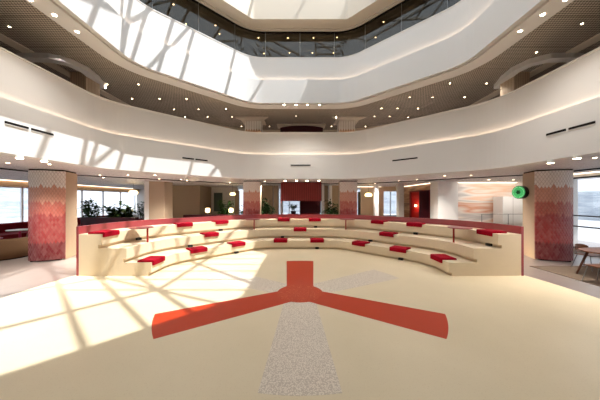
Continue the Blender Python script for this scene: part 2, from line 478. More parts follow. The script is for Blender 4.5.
wallbox('wall_back_beige_edge', 7.95, 8.35, 19.5, 19.7, 0, ZC, beige_wall)

def item(name, bm, m, label, cat, group=None, **k): return tag(obj(name, bm, m, **k), label, cat, group)
def boxthing(name, x0, x1, y0, y1, z0, z1, m, label, cat, group=None, bev=0):
    bm = BM(); box(bm, -(x1-x0)/2, (x1-x0)/2, -(y1-y0)/2, (y1-y0)/2, 0, z1-z0, None, bev)
    o = item(name, bm, m, label, cat, group); o.location = ((x0+x1)/2, (y0+y1)/2, z0); return o

# door in the brown strata wall
t = thing('red_doorway', (8.34, 16.85, 0), 'glowing red doorway niche in brown striped stone wall', 'doorway')
red_e = mat('red_doorway_paint', (170, 18, 18), .5, .3)
bm = BM(); box(bm, -.06, .0, -1.45, .95, 0, 2.72); obj('panel', bm, red_e, t)
bm = BM(); box(bm, -.16, .0, -1.6, -1.45, 0, 2.8); box(bm, -.16, 0, .95, 1.1, 0, 2.8); box(bm, -.16, 0, -1.45, .95, 2.72, 2.8); obj('frame', bm, maroon, t)
bm = BM(); box(bm, -.75, -.16, -1.6, -1.55, 0, 2.75); obj('door_leaf', bm, dk_maroon, t)
t2 = thing('wall_light', (8.2, 17.0, 1.75), 'small glowing wall light on the red doorway panel', 'wall light')
bm = BM(); bmesh.ops.create_uvsphere(bm, u_segments=12, v_segments=8, radius=.09); obj('bulb', bm, glow_e, t2)
bm = BM(); box(bm, -.0, .08, -.05, .05, -.05, .05); obj('bracket', bm, metal_m, t2)

# columns and cores at the back
boxthing('white_column', 8.0, 9.15, 13.9, 14.75, 0, ZC, white_m, 'square white column at left end of the painted stripes wall', 'column')
boxthing('grey_column', 6.5, 6.85, 15.8, 16.2, 0, ZC, grey_w, 'slim grey column left of the brown striped wall', 'column')
boxthing('white_column', 5.0, 5.25, 16.0, 16.3, 0, ZC, white_m, 'slim white column right of the pale-topped tiled pillar', 'column')
boxthing('brown_column', -8.75, -7.85, 13.9, 14.8, 0, ZC, slat_m, 'brown slatted column beside white edge, left of the wide brown core', 'column')
boxthing('white_column', -9.05, -8.78, 13.95, 14.6, 0, ZC, white_m, 'narrow white column against the left side of the brown slatted column', 'column')
boxthing('brown_core', -9.9, -7.4, 17.7, 20.5, 0, ZC, brown_p, 'wide brown panelled core behind the left side of the tiered seating', 'wall core')
boxthing('white_partition', -7.39, -5.2, 20.0, 20.3, 0, ZC, white_m, 'white partition with dark picture, right of the wide brown core', 'partition')
boxthing('picture', -7.15, -6.45, 19.92, 19.98, 1.2, 2.75, mat('grey_green_picture', (92, 104, 102), .5, .3), 'tall grey-green picture hanging on the white partition', 'picture')
boxthing('brown_pier', -5.15, -4.85, 19.0, 19.3, 0, 2.9, brown_p, 'narrow brown pier at right end of the white partition', 'panel')
boxthing('brown_pier', -3.15, -2.05, 18.0, 18.6, 0, ZC, brown_p, 'wide brown pier behind plant left of the hanging maroon canopy', 'pier')
boxthing('brown_pier', -1.98, -1.62, 18.0, 18.5, 0, ZC, slat_m, 'slim brown pier just left of the hanging maroon canopy', 'pier')
boxthing('white_column', -1.35, -1.18, 16.5, 16.8, 0, ZC, white_m, 'thin white post at left edge of the hanging maroon canopy', 'column')
boxthing('white_column', 1.5, 1.67, 16.5, 16.8, 0, ZC, white_m, 'thin white post at right edge of the hanging maroon canopy', 'column')
boxthing('brown_pier', 1.75, 2.1, 18.0, 18.5, 0, ZC, slat_m, 'slim brown pier just right of the hanging maroon canopy', 'pier')
boxthing('white_column', 2.14, 2.35, 17.6, 17.9, 0, ZC, white_m, 'thin white column between the two brown piers right of the canopy', 'column')
boxthing('brown_pier', 2.4, 3.3, 18.0, 18.6, 0, ZC, brown_p, 'brown pier behind plant right of the hanging maroon canopy', 'pier')
boxthing('beige_partition', -13.6, -10.0, 22.6, 22.9, 0, ZC, beige_wall, 'beige partition seen behind plant left of the brown slatted column', 'partition')

# hanging canopy + bar
t = thing('hanging_canopy', (.05, 14.9, 2.08), 'ribbed maroon box canopy hanging from the ceiling above the bar', 'canopy')
bm = BM(); box(bm, -1.2, 1.25, -.5, .5, 0, 1.12); obj('canopy_box', bm, ribbed, t)
bm = BM(); box(bm, -1.17, 1.22, -.47, .47, 1.12, 1.15); obj('shadow_gap', bm, dark_slot, t)
t = thing('bar_unit', (.55, 17.0, 0), 'dark bar back unit with maroon base under the hanging canopy', 'bar')
bm = BM(); box(bm, -.55, .85, -.3, .3, .0, 1.25); obj('base', bm, maroon, t)
bm = BM(); box(bm, -.55, .9, -.25, .3, 1.25, 2.2); obj('back_cabinet', bm, dk_maroon, t)
boxthing('red_planter', -.85, -.1, 16.3, 16.7, 0, 1.2, maroon, 'maroon planter box standing left of the dark bar unit', 'planter')

# far red room right of the tiled pillar
boxthing('red_partition', 6.0, 6.9, 21.0, 21.2, 0, 2.85, mat('bright_red_panel', (175, 38, 24), .5, .3), 'bright red partition with glowing light seen right of the right-hand back pillar', 'partition')
boxthing('olive_partition', 5.35, 5.8, 22.0, 22.2, 0, 2.9, mat('olive_panel', (118, 112, 88), .6, .2), 'narrow olive partition left of the bright red partition', 'partition')
t2 = thing('wall_light', (6.4, 20.93, 1.85), 'small glowing wall light on the bright red partition', 'wall light')
bm = BM(); bmesh.ops.create_uvsphere(bm, u_segments=12, v_segments=8, radius=.08); obj('bulb', bm, glow_e, t2)
bm = BM(); box(bm, -.04, .04, 0, .07, -.04, .04); obj('bracket', bm, metal_m, t2)

# ------------------------------------------------------------------ tiled pillars
def pillar(name, p, q, r_, zt, label, cat='pillar', z0=0):
    """p->q is the tiled front; r_ is the depth; side panels brown"""
    p = Vector(p); q = Vector(q); d = q-p; l = d.length; ang = math.atan2(d.y, d.x)
    mid = (p+q)/2
    t = thing(name, (mid.x, mid.y, z0), label, cat, None, ang)
    bm = BM(); pts = []
    n = 10
    for i in range(n+1):
        x = -l/2 + l*i/n; pts.append((x, -.16*(1-(2*x/l)**2)))
    pts += [(l/2, .05), (-l/2, .05)]
    prism(bm, pts, .04, zt-.05); obj('tile_cladding', bm, tile_m, t)
    bm = BM(); box(bm, -l/2+.01, l/2-.01, .05, r_, 0, zt-.05); obj('side_panels', bm, slat_m, t)
    bm = BM(); box(bm, -l/2+.03, l/2-.03, -.03, r_-.03, zt-.05, zt-.001); obj('shadow_gap', bm, dark_slot, t)
    bm = BM(); box(bm, -l/2+.1, l/2-.1, -.08, .04, 0, .04); obj('plinth', bm, dark_slot, t)
    return t
pillar('tiled_pillar', (8.51, 8.68), (9.5, 8.34), .85, ZC, 'pillar clad in folded red scale tiles at the right, green round sign on its side')
pillar('tiled_pillar', (-9.45, 8.34), (-8.5, 8.68), .85, ZC, 'pillar clad in folded red scale tiles at the left beside the armchairs')
pillar('tiled_pillar', (-3.2, 13.5), (-2.25, 13.5), .6, ZC, 'tiled pillar behind the seating, left of the hanging canopy')
pillar('tiled_pillar', (2.25, 13.5), (3.22, 13.5), .6, ZC, 'tiled pillar behind the seating, right of the hanging canopy')
# second-floor continuation of the pillars, under the perforated ceiling
up_tile = mat('pale_scale_tiles', (196, 172, 148), .4, .4, noise=.15, nscale=14)
zig = mat('zigzag_cladding', (205, 190, 170), .5, .3)
g = G(zig); X, Y, Z = g.xyz()
u = g.math('ABSOLUTE', g.math('SUBTRACT', g.math('FRACT', g.math('MULTIPLY', X, 7.0)), .5))
c1 = g.math('GREATER_THAN', g.math('ADD', Z, g.math('MULTIPLY', u, .25)), 1.78)
c2 = g.math('LESS_THAN', u, .12)
c = g.mix(c1, lin((206, 164, 130)), lin((232, 224, 212)))
g.out(g.mix(g.math('MULTIPLY', c2, .35), c, lin((130, 96, 74))))
for x0, x1, y, lb in ((-3.15, -2.25, 13.75, 'left'), (2.25, 3.15, 13.75, 'right')):
    t = thing('gallery_pillar', ((x0+x1)/2, y, 4.46), 'pale zigzag-clad pillar top seen over the gallery band, %s of the maroon arch' % lb, 'pillar')
    w = (x1-x0)/2
    bm = BM(); box(bm, -w, w, 0, .7, 0, 2.26); obj('cladding', bm, zig, t)
    bm = BM(); prism(bm, [(-w-.5, -.55), (w+.5, -.55), (w+.2, -.1), (w+.2, .8), (-w-.2, .8), (-w-.2, -.1)], 2.22, 2.285); obj('ceiling_collar', bm, soffit_m, t)
for s, lb in ((1, 'right'), (-1, 'left')):
    t = thing('gallery_pillar', (s*7.95, 8.6, 4.46), 'brown pillar top peeking over the gallery band at the far %s' % lb, 'pillar')
    bm = BM(); box(bm, -.28, .28, 0, .6, 0, 2.285); obj('cladding', bm, slat_m, t)
    bm = BM()
    out_ = [(7.75, 9.6), (7.45, 8.9), (7.32, 8.3), (7.45, 7.8), (7.85, 7.5), (8.5, 7.45), (9.3, 7.6)]
    inn_ = [(8.05, 9.5), (7.72, 8.85), (7.6, 8.3), (7.7, 7.95), (8.0, 7.75), (8.5, 7.72), (9.3, 7.86)]
    pts = [(s*x-s*7.95, y-8.6) for x, y in out_ + inn_[::-1]]
    prism(bm, pts, 2.12, 2.285); obj('ceiling_collar', bm, plaster, t)
# maroon arch room on the second floor
t = thing('maroon_booth', (.05, 14.6, 4.46), 'dark maroon arched booth rising above the gallery band at centre', 'booth')
bm = BM(); pts = []
for i in range(13):
    x = -1.25+2.6*i/12; pts.append((x, 2.0+.22*math.sin(math.pi*min(1, (i+1)/14))**.6))
pts += [(1.35, 0), (-1.25, 0)]
v0 = [bm.verts.new((x, 0, z)) for x, z in pts]; v1 = [bm.verts.new((x, .5, z)) for x, z in pts]
for i in range(len(pts)): bm.faces.new((v0[i], v0[(i+1) % len(pts)], v1[(i+1) % len(pts)], v1[i]))
bm.faces.new(v0); bm.faces.new(v1[::-1]); obj('arch_panel', bm, dk_maroon, t)
bm = BM(); box(bm, -1.45, 1.5, -.15, .6, 2.215, 2.285); obj('ceiling_collar', bm, soffit_m, t)

# dark slot ring in the ground ceiling
bm = BM(); ring(bm, 8.0, [(10.0, 3.20), (10.22, 3.20), (10.22, 3.229), (10.0, 3.229)]); struct('trim_2', bm, dark_slot)

# ------------------------------------------------------------------ tiered seating
def seat_path(R0=1.2):
    V = [(-4.2, 7.92), (-1.65, 10.5), (1.65, 10.5), (4.2, 7.92)]
    ns = [180, 135, 90, 45, 0]
    pts = []
    def add(p, a): pts.append((Vector(p), Vector((math.cos(R(a)), math.sin(R(a))))))
    for i in range(5): add((-4.2, 6.78+.3*i/4), 180)
    for k in range(4):
        n1 = Vector((math.cos(R(ns[k])), math.sin(R(ns[k])))); n2 = Vector((math.cos(R(ns[k+1])), math.sin(R(ns[k+1]))))
        c = Vector(V[k]) - R0*(n1+n2)/(1+n1.dot(n2))
        prev = pts[-1][0]
        first = c + R0*n1
        for i in range(1, 20):
            q = prev.lerp(first, i/20); pts.append((q, n1.copy()))
        for i in range(9):
            a = ns[k]+(ns[k+1]-ns[k])*i/8; nn = Vector((math.cos(R(a)), math.sin(R(a)))); pts.append((c+R0*nn, nn))
    prev = pts[-1][0]
    for i in range(1, 6): add((4.2, prev.y+(6.78-prev.y)*i/5), 0)
    return pts
SP = seat_path()
def sweep(prof):
    bm = BM(); rows = [[bm.verts.new((P.x+o*N.x, P.y+o*N.y, z)) for o, z in prof] for P, N in SP]
    m = len(prof)
    for a, b in zip(rows, rows[1:]):
        for j in range(m): bm.faces.new((a[j], b[j], b[(j+1) % m], a[(j+1) % m]))
    bm.faces.new(rows[0]); bm.faces.new(rows[-1][::-1]); return bm
seat = thing('tiered_seating', (0, 0, 0), 'cream three-tier wraparound seating with rose-red back rail around the atrium floor', 'tiered seating')
ZT = (.38, .78, 1.18)
tiers = []
tiers.append(obj('seating_tier', sweep([(.1, .004), (.1, .1), (0, .1), (0, .38), (.8, .38), (.8, .004)]), cream, seat))
tiers.append(obj('seating_tier', sweep([(.8, .004), (.8, .48), (.7, .48), (.7, .78), (1.5, .78), (1.5, .004)]), cream, seat))
tiers.append(obj('seating_tier', sweep([(1.5, .004), (1.5, .88), (1.4, .88), (1.4, 1.18), (2.05, 1.18), (2.05, .004)]), cream, seat))
rp = sweep([(2.05, .004), (2.05, 1.40), (2.12, 1.40), (2.12, .004)])
bmesh.ops.recalc_face_normals(rp, faces=rp.faces)
obj('back_rail', rp, rose, seat)

def find(pxx, off):
    best = None
    for (P0, N0), (P1, N1) in zip(SP, SP[1:]):
        for i in range(8):
            f = i/8; P = P0.lerp(P1, f); N = N0.lerp(N1, f).normalized(); q = P+N*off
            e = abs(300+F*q.x/q.y-pxx)
            if best is None or e < best[0]: best = (e, P, N)
    return best[1], best[2]
# sockets in the toe recesses
for k, xs_ in ((2, (138.5, 220.5, 315.5, 415.5, 489)), (1, (190, 282.5, 370.5)), (0, (236.5, 317, 401))):
    for x in xs_:
        off = .1+.7*k; z = (.004, .38, .78)[k]
        P, N = find(x, off-.04)
        M = Matrix.Translation((P.x+N.x*(off-.05), P.y+N.y*(off-.05), z)) @ Matrix.Rotation(math.atan2(-N.x, N.y), 4, 'Z')
        bm = BM(); box(bm, -.075, .075, -.05, .05, 0, .075, M, .006)
        s = obj('power_socket', bm, black_m, tiers[k])
# cushions
def cushion_mesh():
    bm = BM(); w = .30
    prof = [(-.05, -.09), (-.052, .035), (-.03, .055), (.40, .055), (.42, .04), (.42, .002), (-.003, .002), (-.003, -.09)]
    a = [bm.verts.new((-w, o, z)) for o, z in prof]; b = [bm.verts.new((w, o, z)) for o, z in prof]
    for i in range(len(prof)): bm.faces.new((a[i], a[(i+1) % 8], b[(i+1) % 8], b[i]))
    bm.faces.new(a); bm.faces.new(b[::-1])
    bmesh.ops.recalc_face_normals(bm, faces=bm.faces)
    bmesh.ops.bevel(bm, geom=[e for e in bm.edges if abs(e.verts[0].co.x-e.verts[1].co.x) < .01], offset=.012, segments=2, affect='EDGES')
    return bm
proto = None
names = {
 2: [(104, 'at the far left end of the top tier'), (183.5, 'second from the left on the top tier'), (220.5, 'third from the left on the top tier, in sun'),
     (284, 'on top tier centre, left of the bar canopy middle'), (314.5, 'on top tier centre, right of the bar canopy middle'), (379, 'third from the right on the top tier'),
     (415.5, 'second from the right on the top tier'), (490, 'at the far right end of the top tier')],
 1: [(210, 'alone on the left wing of the middle tier, in sun'), (300, 'at the centre of the middle tier'), (388, 'alone on the right wing of the middle tier')],
 0: [(153, 'nearest the left end of the bottom tier, in sun'), (197, 'second from the left on the bottom tier'), (236.5, 'third from the left on the bottom tier'),
     (281, 'on bottom tier centre, left one of the facing pair'), (317, 'on bottom tier centre, right one of the facing pair'), (360.5, 'third from the right on the bottom tier'),
     (399.5, 'second from the right on the bottom tier'), (442, 'nearest the right end of the bottom tier')]}
for k in names:
    for x, lb in names[k]:
        off = .7*k
        P, N = find(x, off+.15)
        P = Vector((P.x, max(P.y, 7.1)))
        if proto is None: proto = obj('seat_cushion', cushion_mesh(), red_fab); o = proto
        else: o = proto.copy(); C.objects.link(o)
        o.location = (P.x+N.x*off, P.y+N.y*off, ZT[k]); o.rotation_euler = (0, 0, math.atan2(-N.x, N.y))
        tag(o, 'red folded seat cushion ' + lb, 'cushion', 'red cushions on the tiered seating')
# small round tables on red posts
for x, lb in ((147.5, 'at the left corner of the seating'), (254, 'behind seating centre, left of the canopy'), (346, 'behind seating centre, right of the canopy'), (453.5, 'at the right corner of the seating')):
    P, N = find(x, .78)
    t = thing('perch_table', (P.x+N.x*.78, P.y+N.y*.78, .78), 'small rose-red round perch table on thin post ' + lb, 'side table', 'perch tables on the middle tier')
    bm = BM(); cyl(bm, (0, 0, 0), .028, .028, .46, 10); obj('post', bm, rose if False else mat('red_post', (150, 30, 26), .4, .4), t)
    bm = BM(); cyl(bm, (N.x*.22, N.y*.22, .46), .34, .34, .025, 32); obj('table_top', bm, rose, t)

# ------------------------------------------------------------------ green round sign on the right pillar
sx, sy, sz = 8.34, 9.16, 2.445
t = thing('round_sign', (sx, sy, sz), 'green illuminated round sign with dark emblem projecting from right tiled pillar', 'sign')
nrm = Vector((-.985, -.17, 0)).normalized()
M = nrm.to_track_quat('Z', 'Y').to_matrix().to_4x4()
green_m = mat('sign_green', (70, 180, 105), .35, .3, emit=(70, 190, 110), estr=.45)
pale_m = mat('sign_pale_lettering', (190, 240, 205), .5, .3, emit=(190, 240, 205), estr=.5)
emb_m = mat('sign_emblem', (24, 96, 54), .5, .3)
bm = BM(); cyl(bm, (0, 0, -.17), .245, .245, .17, 40, M); obj('drum', bm, black_m, t)
bm = BM(); cyl(bm, (0, 0, .0), .232, .232, .012, 40, M); f = obj('face', bm, green_m, t)
for i in range(26):                                      # ring of tiny lettering marks
    if i in (0, 13): continue
    bm = BM(); box(bm, -.007, .007, .182, .205, .012, .016, M @ Matrix.Rotation(2*math.pi*i/26, 4, 'Z'))
    obj('lettering_mark', bm, pale_m, f)
bm = BM()
for a in range(6):                                       # leafy emblem
    Mr = M @ Matrix.Rotation(R(60*a+30), 4, 'Z')
    v = [bm.verts.new(Mr @ Vector(p)) for p in ((0, 0, .016), (.028, .045, .016), (.018, .085, .016), (-.018, .085, .016), (-.028, .045, .016))]
    w = [bm.verts.new(Mr @ Vector(p)) for p in ((0, 0, .012), (.028, .045, .012), (.018, .085, .012), (-.018, .085, .012), (-.028, .045, .012))]
    bm.faces.new(v); bm.faces.new(w[::-1])
    for i in range(5): bm.faces.new((v[i], w[i], w[(i+1) % 5], v[(i+1) % 5]))
obj('emblem', bm, emb_m, f)
bm = BM(); e0 = Vector((0, 0, 0)) - nrm*.15; rod(bm, e0, e0+Vector((.24, .04, 0)), .03, 8); obj('bracket', bm, black_m, t)

# ------------------------------------------------------------------ air slots in the gallery band
def oct_point_at(pxx, pyy_sign, a, b):
    best = None; path = oct_path(b, 24)
    for i in range(len(path)):
        V0, N0 = path[i]; V1, N1 = path[(i+1) % len(path)]
        p0 = V0+N0*(a-b); p1 = V1+N1*(a-b)
        for j in range(60):
            q = p0.lerp(p1, j/60)
            if q.y < 1: continue
            e = abs(300+F*q.x/q.y-pxx)
            if best is None or e < best[0]: best = (e, q, N0.lerp(N1, j/60).normalized())
    return best[1], best[2]
for (xa, xb, lb) in ((6, 29, 'far left, outer half'), (31, 54, 'far left, inner half'), (183, 194, 'left of centre, outer half'), (196, 207, 'left of centre, inner half'), (291, 311, 'exact centre'), (392.5, 417, 'right of centre'), (546, 567, 'far right, inner half'), (569, 594, 'far right, outer half')):
    qa, na = oct_point_at(xa, 1, A2, B2); qb, nb = oct_point_at(xb, 1, A2, B2)
    mid = (qa+qb)/2; d = qb-qa
    t = thing('air_slot', (mid.x, mid.y, 3.93), 'narrow dark air slot in lower gallery band, ' + lb, 'air vent', 'air slots in the gallery band', math.atan2(d.y, d.x))
    l = d.length/2
    sag = (mid - oct_point_at((xa+xb)/2, 1, A2, B2)[0]).length
    bm = BM(); box(bm, -l, l, -.015-sag*.2, .04+sag, -.03, .03); obj('slot', bm, dark_slot, t)
    bm = BM(); box(bm, -l, l, -.02-sag*.2, .0, -.042, -.031); obj('lip', bm, plaster, t)

# ------------------------------------------------------------------ spotlights
def spot_proto():
    t = thing('ceiling_spotlight', (0, 0, 0), 'x', 'spotlight')
    bm = BM(); cyl(bm, (0, 0, -.09), .075, .06, .09, 20); obj('housing', bm, lampw, t)
    bm = BM(); cyl(bm, (0, 0, -.096), .062, .062, .005, 20); obj('lamp_lens', bm, spot_e, t)
    return t
pr = spot_proto(); first = True
def place_spot(x, y, z, label, group, power=0):
    global first
    o = pr if first else copy_tree(pr)
    first = False
    q = px(x, y, z-.095); o.location = (q.x, q.y, z); o['label'] = label; o['group'] = group
    if z > 5: o.scale = (.68, .68, .68)
    if power:
        ld = bpy.data.lights.new('spot', 'SPOT'); ld.energy = power; ld.color = (1, .93, .84); ld.spot_size = R(110); ld.spot_blend = .8; ld.shadow_soft_size = .06
        lo = bpy.data.objects.new('spot_lamp', ld); C.objects.link(lo); lo.location = (q.x, q.y, z-.12); lo.parent = None
ords = ['leftmost', 'second from left', 'third from left', 'rightmost']
for x, y, lb in ((19.5, 158.6, 'left outer'), (44, 161.7, 'left inner'), (550.5, 163.3, 'right inner'), (577, 158.8, 'right outer')):
    place_spot(x, y, 3.23, 'bright spotlight under lower gallery edge near front, %s one' % lb, 'spotlights under the lower gallery', 40)
for i, x in enumerate((285, 296.7, 307, 319)):
    place_spot(x, 180.9, 3.23, 'spotlight in front of hanging maroon canopy, %s of the row' % ords[i], 'spotlights before the canopy', 40)
for i, x in enumerate((284, 296, 307.5, 319.5)):
    place_spot(x, 105.6, 6.60, 'spotlight in centre of the upper gallery groove, %s of four' % ords[i], 'spotlights in the upper gallery groove', 60)
for x, y, lb in ((30, 1, 'left, farthest from centre'), (54.5, 16.5, 'left, middle'), (77, 33, 'left, nearest to centre'), (520, 32.5, 'right, nearest to centre'), (543, 16, 'right, middle'), (566, 1, 'right, farthest from centre')):
    place_spot(x, y, 6.60, 'spotlight in the upper gallery groove, ' + lb, 'spotlights in the upper gallery groove', 60)

# small downlights
dl = None
def downs(lst, z, label, group, power=0, rad=.035):
    global dl
    base = None
    for x, y in lst:
        q = px(x, y, z-.012)
        if base is None:
            t = thing('ceiling_downlight', (q.x, q.y, z), label, 'downlight', group)
            bm = BM(); cyl(bm, (0, 0, -.008), rad+.018, rad+.018, .008, 16); obj('rim', bm, lampw, t)
            bm = BM(); cyl(bm, (0, 0, -.012), rad, rad, .004, 16); obj('lamp_lens', bm, down_e, t)
            base = t
        else:
            t = copy_tree(base); t.location = (q.x, q.y, z)
        if power:
            ld = bpy.data.lights.new('down', 'SPOT'); ld.energy = power; ld.color = (1, .95, .88); ld.spot_size = R(130); ld.spot_blend = .9; ld.shadow_soft_size = .05
            lo = bpy.data.objects.new('down_lamp', ld); C.objects.link(lo); lo.location = (q.x, q.y, z-.03)
L3 = [(9.5,27),(60,56.5),(107,84.5),(138.5,84.5),(132,98.8),(159.5,99),(186.5,99),(174,109.5),(198.5,109.5),(226,109),(207.5,117),(232,117),(185,117),
 (265.5,117),(296,116),(336.5,116.5),(374.5,116.5),(389.5,116.5),(381.5,108.5),(397.5,108.5),(418,108.5),(409.5,97.5),(432.5,97.5),
 (450,83.5),(464.5,97.3),(486.5,83.5),(536.5,52.5),(582,24)]
downs(L3, 6.75, 'tiny round downlight in the dark perforated ceiling above the lower gallery', 'downlights in the perforated ceiling', 90, .024)
downs([(241.5,126.5),(269.5,126.5),(284.5,125.5),(331.5,126.5),(365.5,126.5),(408,117.5),(316,125.0)], 6.75, 'tiny round downlight at back of second floor near the pillar tops', 'downlights at the second-floor back', 260, .024)
downs([(258.5,38),(288,38),(313.5,38),(337,37.5),(264,53.5),(289.5,53),(312.5,53),(333.5,53),(215.5,25.5),(219.5,34),(186,24),(173.5,4.5),(375.5,37.5),(383.5,22)], 10.1, 'small downlight glowing behind the dark third-floor glass', 'downlights behind the third-floor glass', 160, .03)
G1 = [(100,175.5),(103.5,177.5),(128,175.2),(155,175.3),(159,179),(181,179.6),(187,180.5),(8,163),(49.5,164.3),(417,179.6),(399,180.8),(441,179.8),(471,175.5),(444.5,175.8),(595,158),(265,181.7),(342,182),(230,183),(375,183.5)]
downs(G1, 3.23, 'small downlight in the pale ground-floor ceiling', 'downlights in the ground-floor ceiling', 400, .035)
for i in (0,): pass
# added fill lamps, put in to brighten the painted stripes wall and white cabinet
for x, lb in ((10.0, 'left'), (11.3, 'middle'), (12.6, 'right')):
    downs([(300+F*x/12.7, 200-(ZC-.012-H)*F/12.7)], 3.23, 'added fill lamp before the painted stripes wall, %s of three' % lb, 'added fill lamps at the painted wall', 0, .05)
    ld = bpy.data.lights.new('fill_spot', 'SPOT'); ld.energy = 75; ld.color = (1, .96, .9); ld.spot_size = R(120); ld.spot_blend = .9; ld.shadow_soft_size = .08
    lo = bpy.data.objects.new('fill_spot_lamp', ld); C.objects.link(lo); lo.location = (x, 12.7, 3.18); lo.rotation_euler = (R(55), 0, 0)
# dome speaker / detector under ground ceiling
t = thing('ceiling_dome', tuple(px(193, 177.5, 3.23)), 'pale dome fixture on ground-floor ceiling left of centre', 'ceiling dome')
bm = BM(); lathe(bm, [(.28, 0), (.30, -.05), (.24, -.14), (.1, -.18), (.02, -.19)], 24); obj('dome', bm, lampw, t, smooth=True)
bm = BM(); cyl(bm, (0, 0, -.004), .33, .33, .004, 24); obj('flange', bm, white_m, t)

# wash strips under the ceiling edge; last three added to brighten the dim perimeter
for nm, (x0, x1, y0, y1), lb in (('cove_light', (XL+.3, XL+.36, YF+1, YB-1), 'warm light strip under the ceiling above the left windows'),
                                 ('cove_light', (9.3, 13.2, 14.6, 14.66), 'light strip washing the painted stripes wall from above'),
                                 ('cove_light', (8.2, 8.26, 15.0, 19.3), 'added warm fill strip above the brown striped stone wall'),
                                 ('cove_light', (4.0, 6.5, 19.2, 19.26), 'added warm fill strip above the far beige wall'),
                                 ('cove_light', (11.2, 11.26, YF+1, 11.0), 'added fill strip above the right glass front')):
    bm = BM(); box(bm, x0, x1, y0, y1, 3.19, 3.225); item(nm, bm, wash_e, lb, 'cove light')
# pendants and table lamps
def pendant(x, y, z, r, label):
    t = thing('pendant_lamp', (x, y, ZC), label, 'pendant lamp')
    bm = BM(); rod(bm, (0, 0, z-ZC), (0, 0, 0), .008); obj('cord', bm, black_m, t)
    bm = BM(); lathe(bm, [(.02, z-ZC+r*.6), (r*.7, z-ZC+r*.5), (r, z-ZC), (r*.8, z-ZC-r*.35), (.02, z-ZC-r*.4)], 20); obj('lamp_shade', bm, glow_e, t, smooth=True)
pendant(-10.9, 15.7, 2.63, .27, 'glowing pendant lamp at left above the window plants')
pendant(-4.6, 16.4, 2.55, .2, 'glowing pendant lamp left of the left-hand back pillar')
pendant(4.85, 17.0, 2.5, .26, 'glowing pendant lamp right of the right-hand back pillar')
boxthing('low_counter', -7.6, -3.5, 15.6, 16.1, 0, 1.18, dk_maroon, 'dark maroon low counter behind left of the seating carrying two lamps', 'counter')
def tlamp(x, y, z, label):
    t = thing('table_lamp', (x, y, z), label, 'table lamp')
    bm = BM(); cyl(bm, (0, 0, 0), .07, .07, .02, 16); obj('base', bm, metal_m, t)
    bm = BM(); cyl(bm, (0, 0, .02), .012, .012, .14, 8); obj('pole', bm, metal_m, t)
    bm = BM(); lathe(bm, [(.1, .14), (.15, .2), (.15, .38), (.09, .44)], 16); obj('lamp_shade', bm, glow_e, t, smooth=True)
tlamp(-6.1, 15.85, 1.18, 'glowing table lamp on left end of the low maroon counter')
tlamp(-4.55, 15.85, 1.18, 'glowing table lamp on right end of the low maroon counter')
for i, (x, y, w) in enumerate(((-13.8, 15.5, 6.5),)):
    pass

# ------------------------------------------------------------------ plants
def plant(x, y, z, h, w, label, n=90, pot=True, seed=1):
    rnd = random.Random(seed)
    t = thing('potted_plant', (x, y, z), label, 'potted plant', 'potted plants behind the seating')
    ph = min(.4, h*.25)
    bm = BM(); lathe(bm, [(w*.22, 0), (w*.28, ph), (w*.25, ph), (w*.24, ph-.04)], 16); obj('pot', bm, dk_maroon, t)
    bs = BM(); bl = BM()
    ns = 7
    for s in range(ns):
        a = 2*math.pi*s/ns+rnd.random(); rr = w*.5*(.3+.5*rnd.random()); th = h*(.62+.35*rnd.random())
        top = Vector((rr*math.cos(a), rr*math.sin(a), th)); base = Vector((.06*math.cos(a), .06*math.sin(a), ph-.05))
        rod(bs, base, top, .014, 5)
        for i in range(max(4, n*2//ns)):
            f = .35+.65*rnd.random(); p = base.lerp(top, f)
            la = rnd.random()*6.283; up = -.25+1.0*rnd.random()
            d = Vector((math.cos(la), math.sin(la), up)).normalized(); l = w*(.26+.24*rnd.random()); wd = l*.14
            sd = d.cross(Vector((0, 0, 1))).normalized()*wd
            m1 = p+d*l*.5+Vector((0, 0, l*.08)); e = p+d*l-Vector((0, 0, l*.22))
            vv = [bl.verts.new(q) for q in (p, m1+sd, e, m1-sd)]
            bl.faces.new(vv)
    obj('stems', bs, stem_m, t); obj('foliage', bl, leaf_m, t, recalc=False)
    return t
plant(-13.7, 15.6, 0, 2.45, 1.15, 'palm-like potted plant just right of the left tiled pillar', 170, seed=2)
plant(-11.55, 15.5, 0, 2.0, 1.75, 'wide bushy potted plant in front of the left windows', 200, seed=3)
plant(-12.0, 18.3, 0, 2.2, .9, 'upright potted plant beside the left window corner post', 90, seed=4)
plant(-5.3, 16.95, 0, 2.25, 1.2, 'bushy potted plant in front of the low maroon counter', 160, seed=5)
plant(-6.0, 21.9, 0, 2.2, .8, 'small round plant seen at bright window above the counter, left', 80, seed=6)
plant(-4.2, 18.4, 0, 2.2, 1.0, 'small round plant seen at bright window above the counter, right', 110, seed=7)
plant(-2.25, 15.6, 0, 2.35, 1.2, 'potted plant in front of the brown pier left of the canopy', 170, seed=8)
plant(2.3, 16.0, 0, 2.3, 1.3, 'potted plant in front of the brown pier right of the canopy', 150, seed=9)
plant(-.45, 16.5, 1.2, .75, .7, 'small plant standing on the maroon planter box', 60, seed=10)

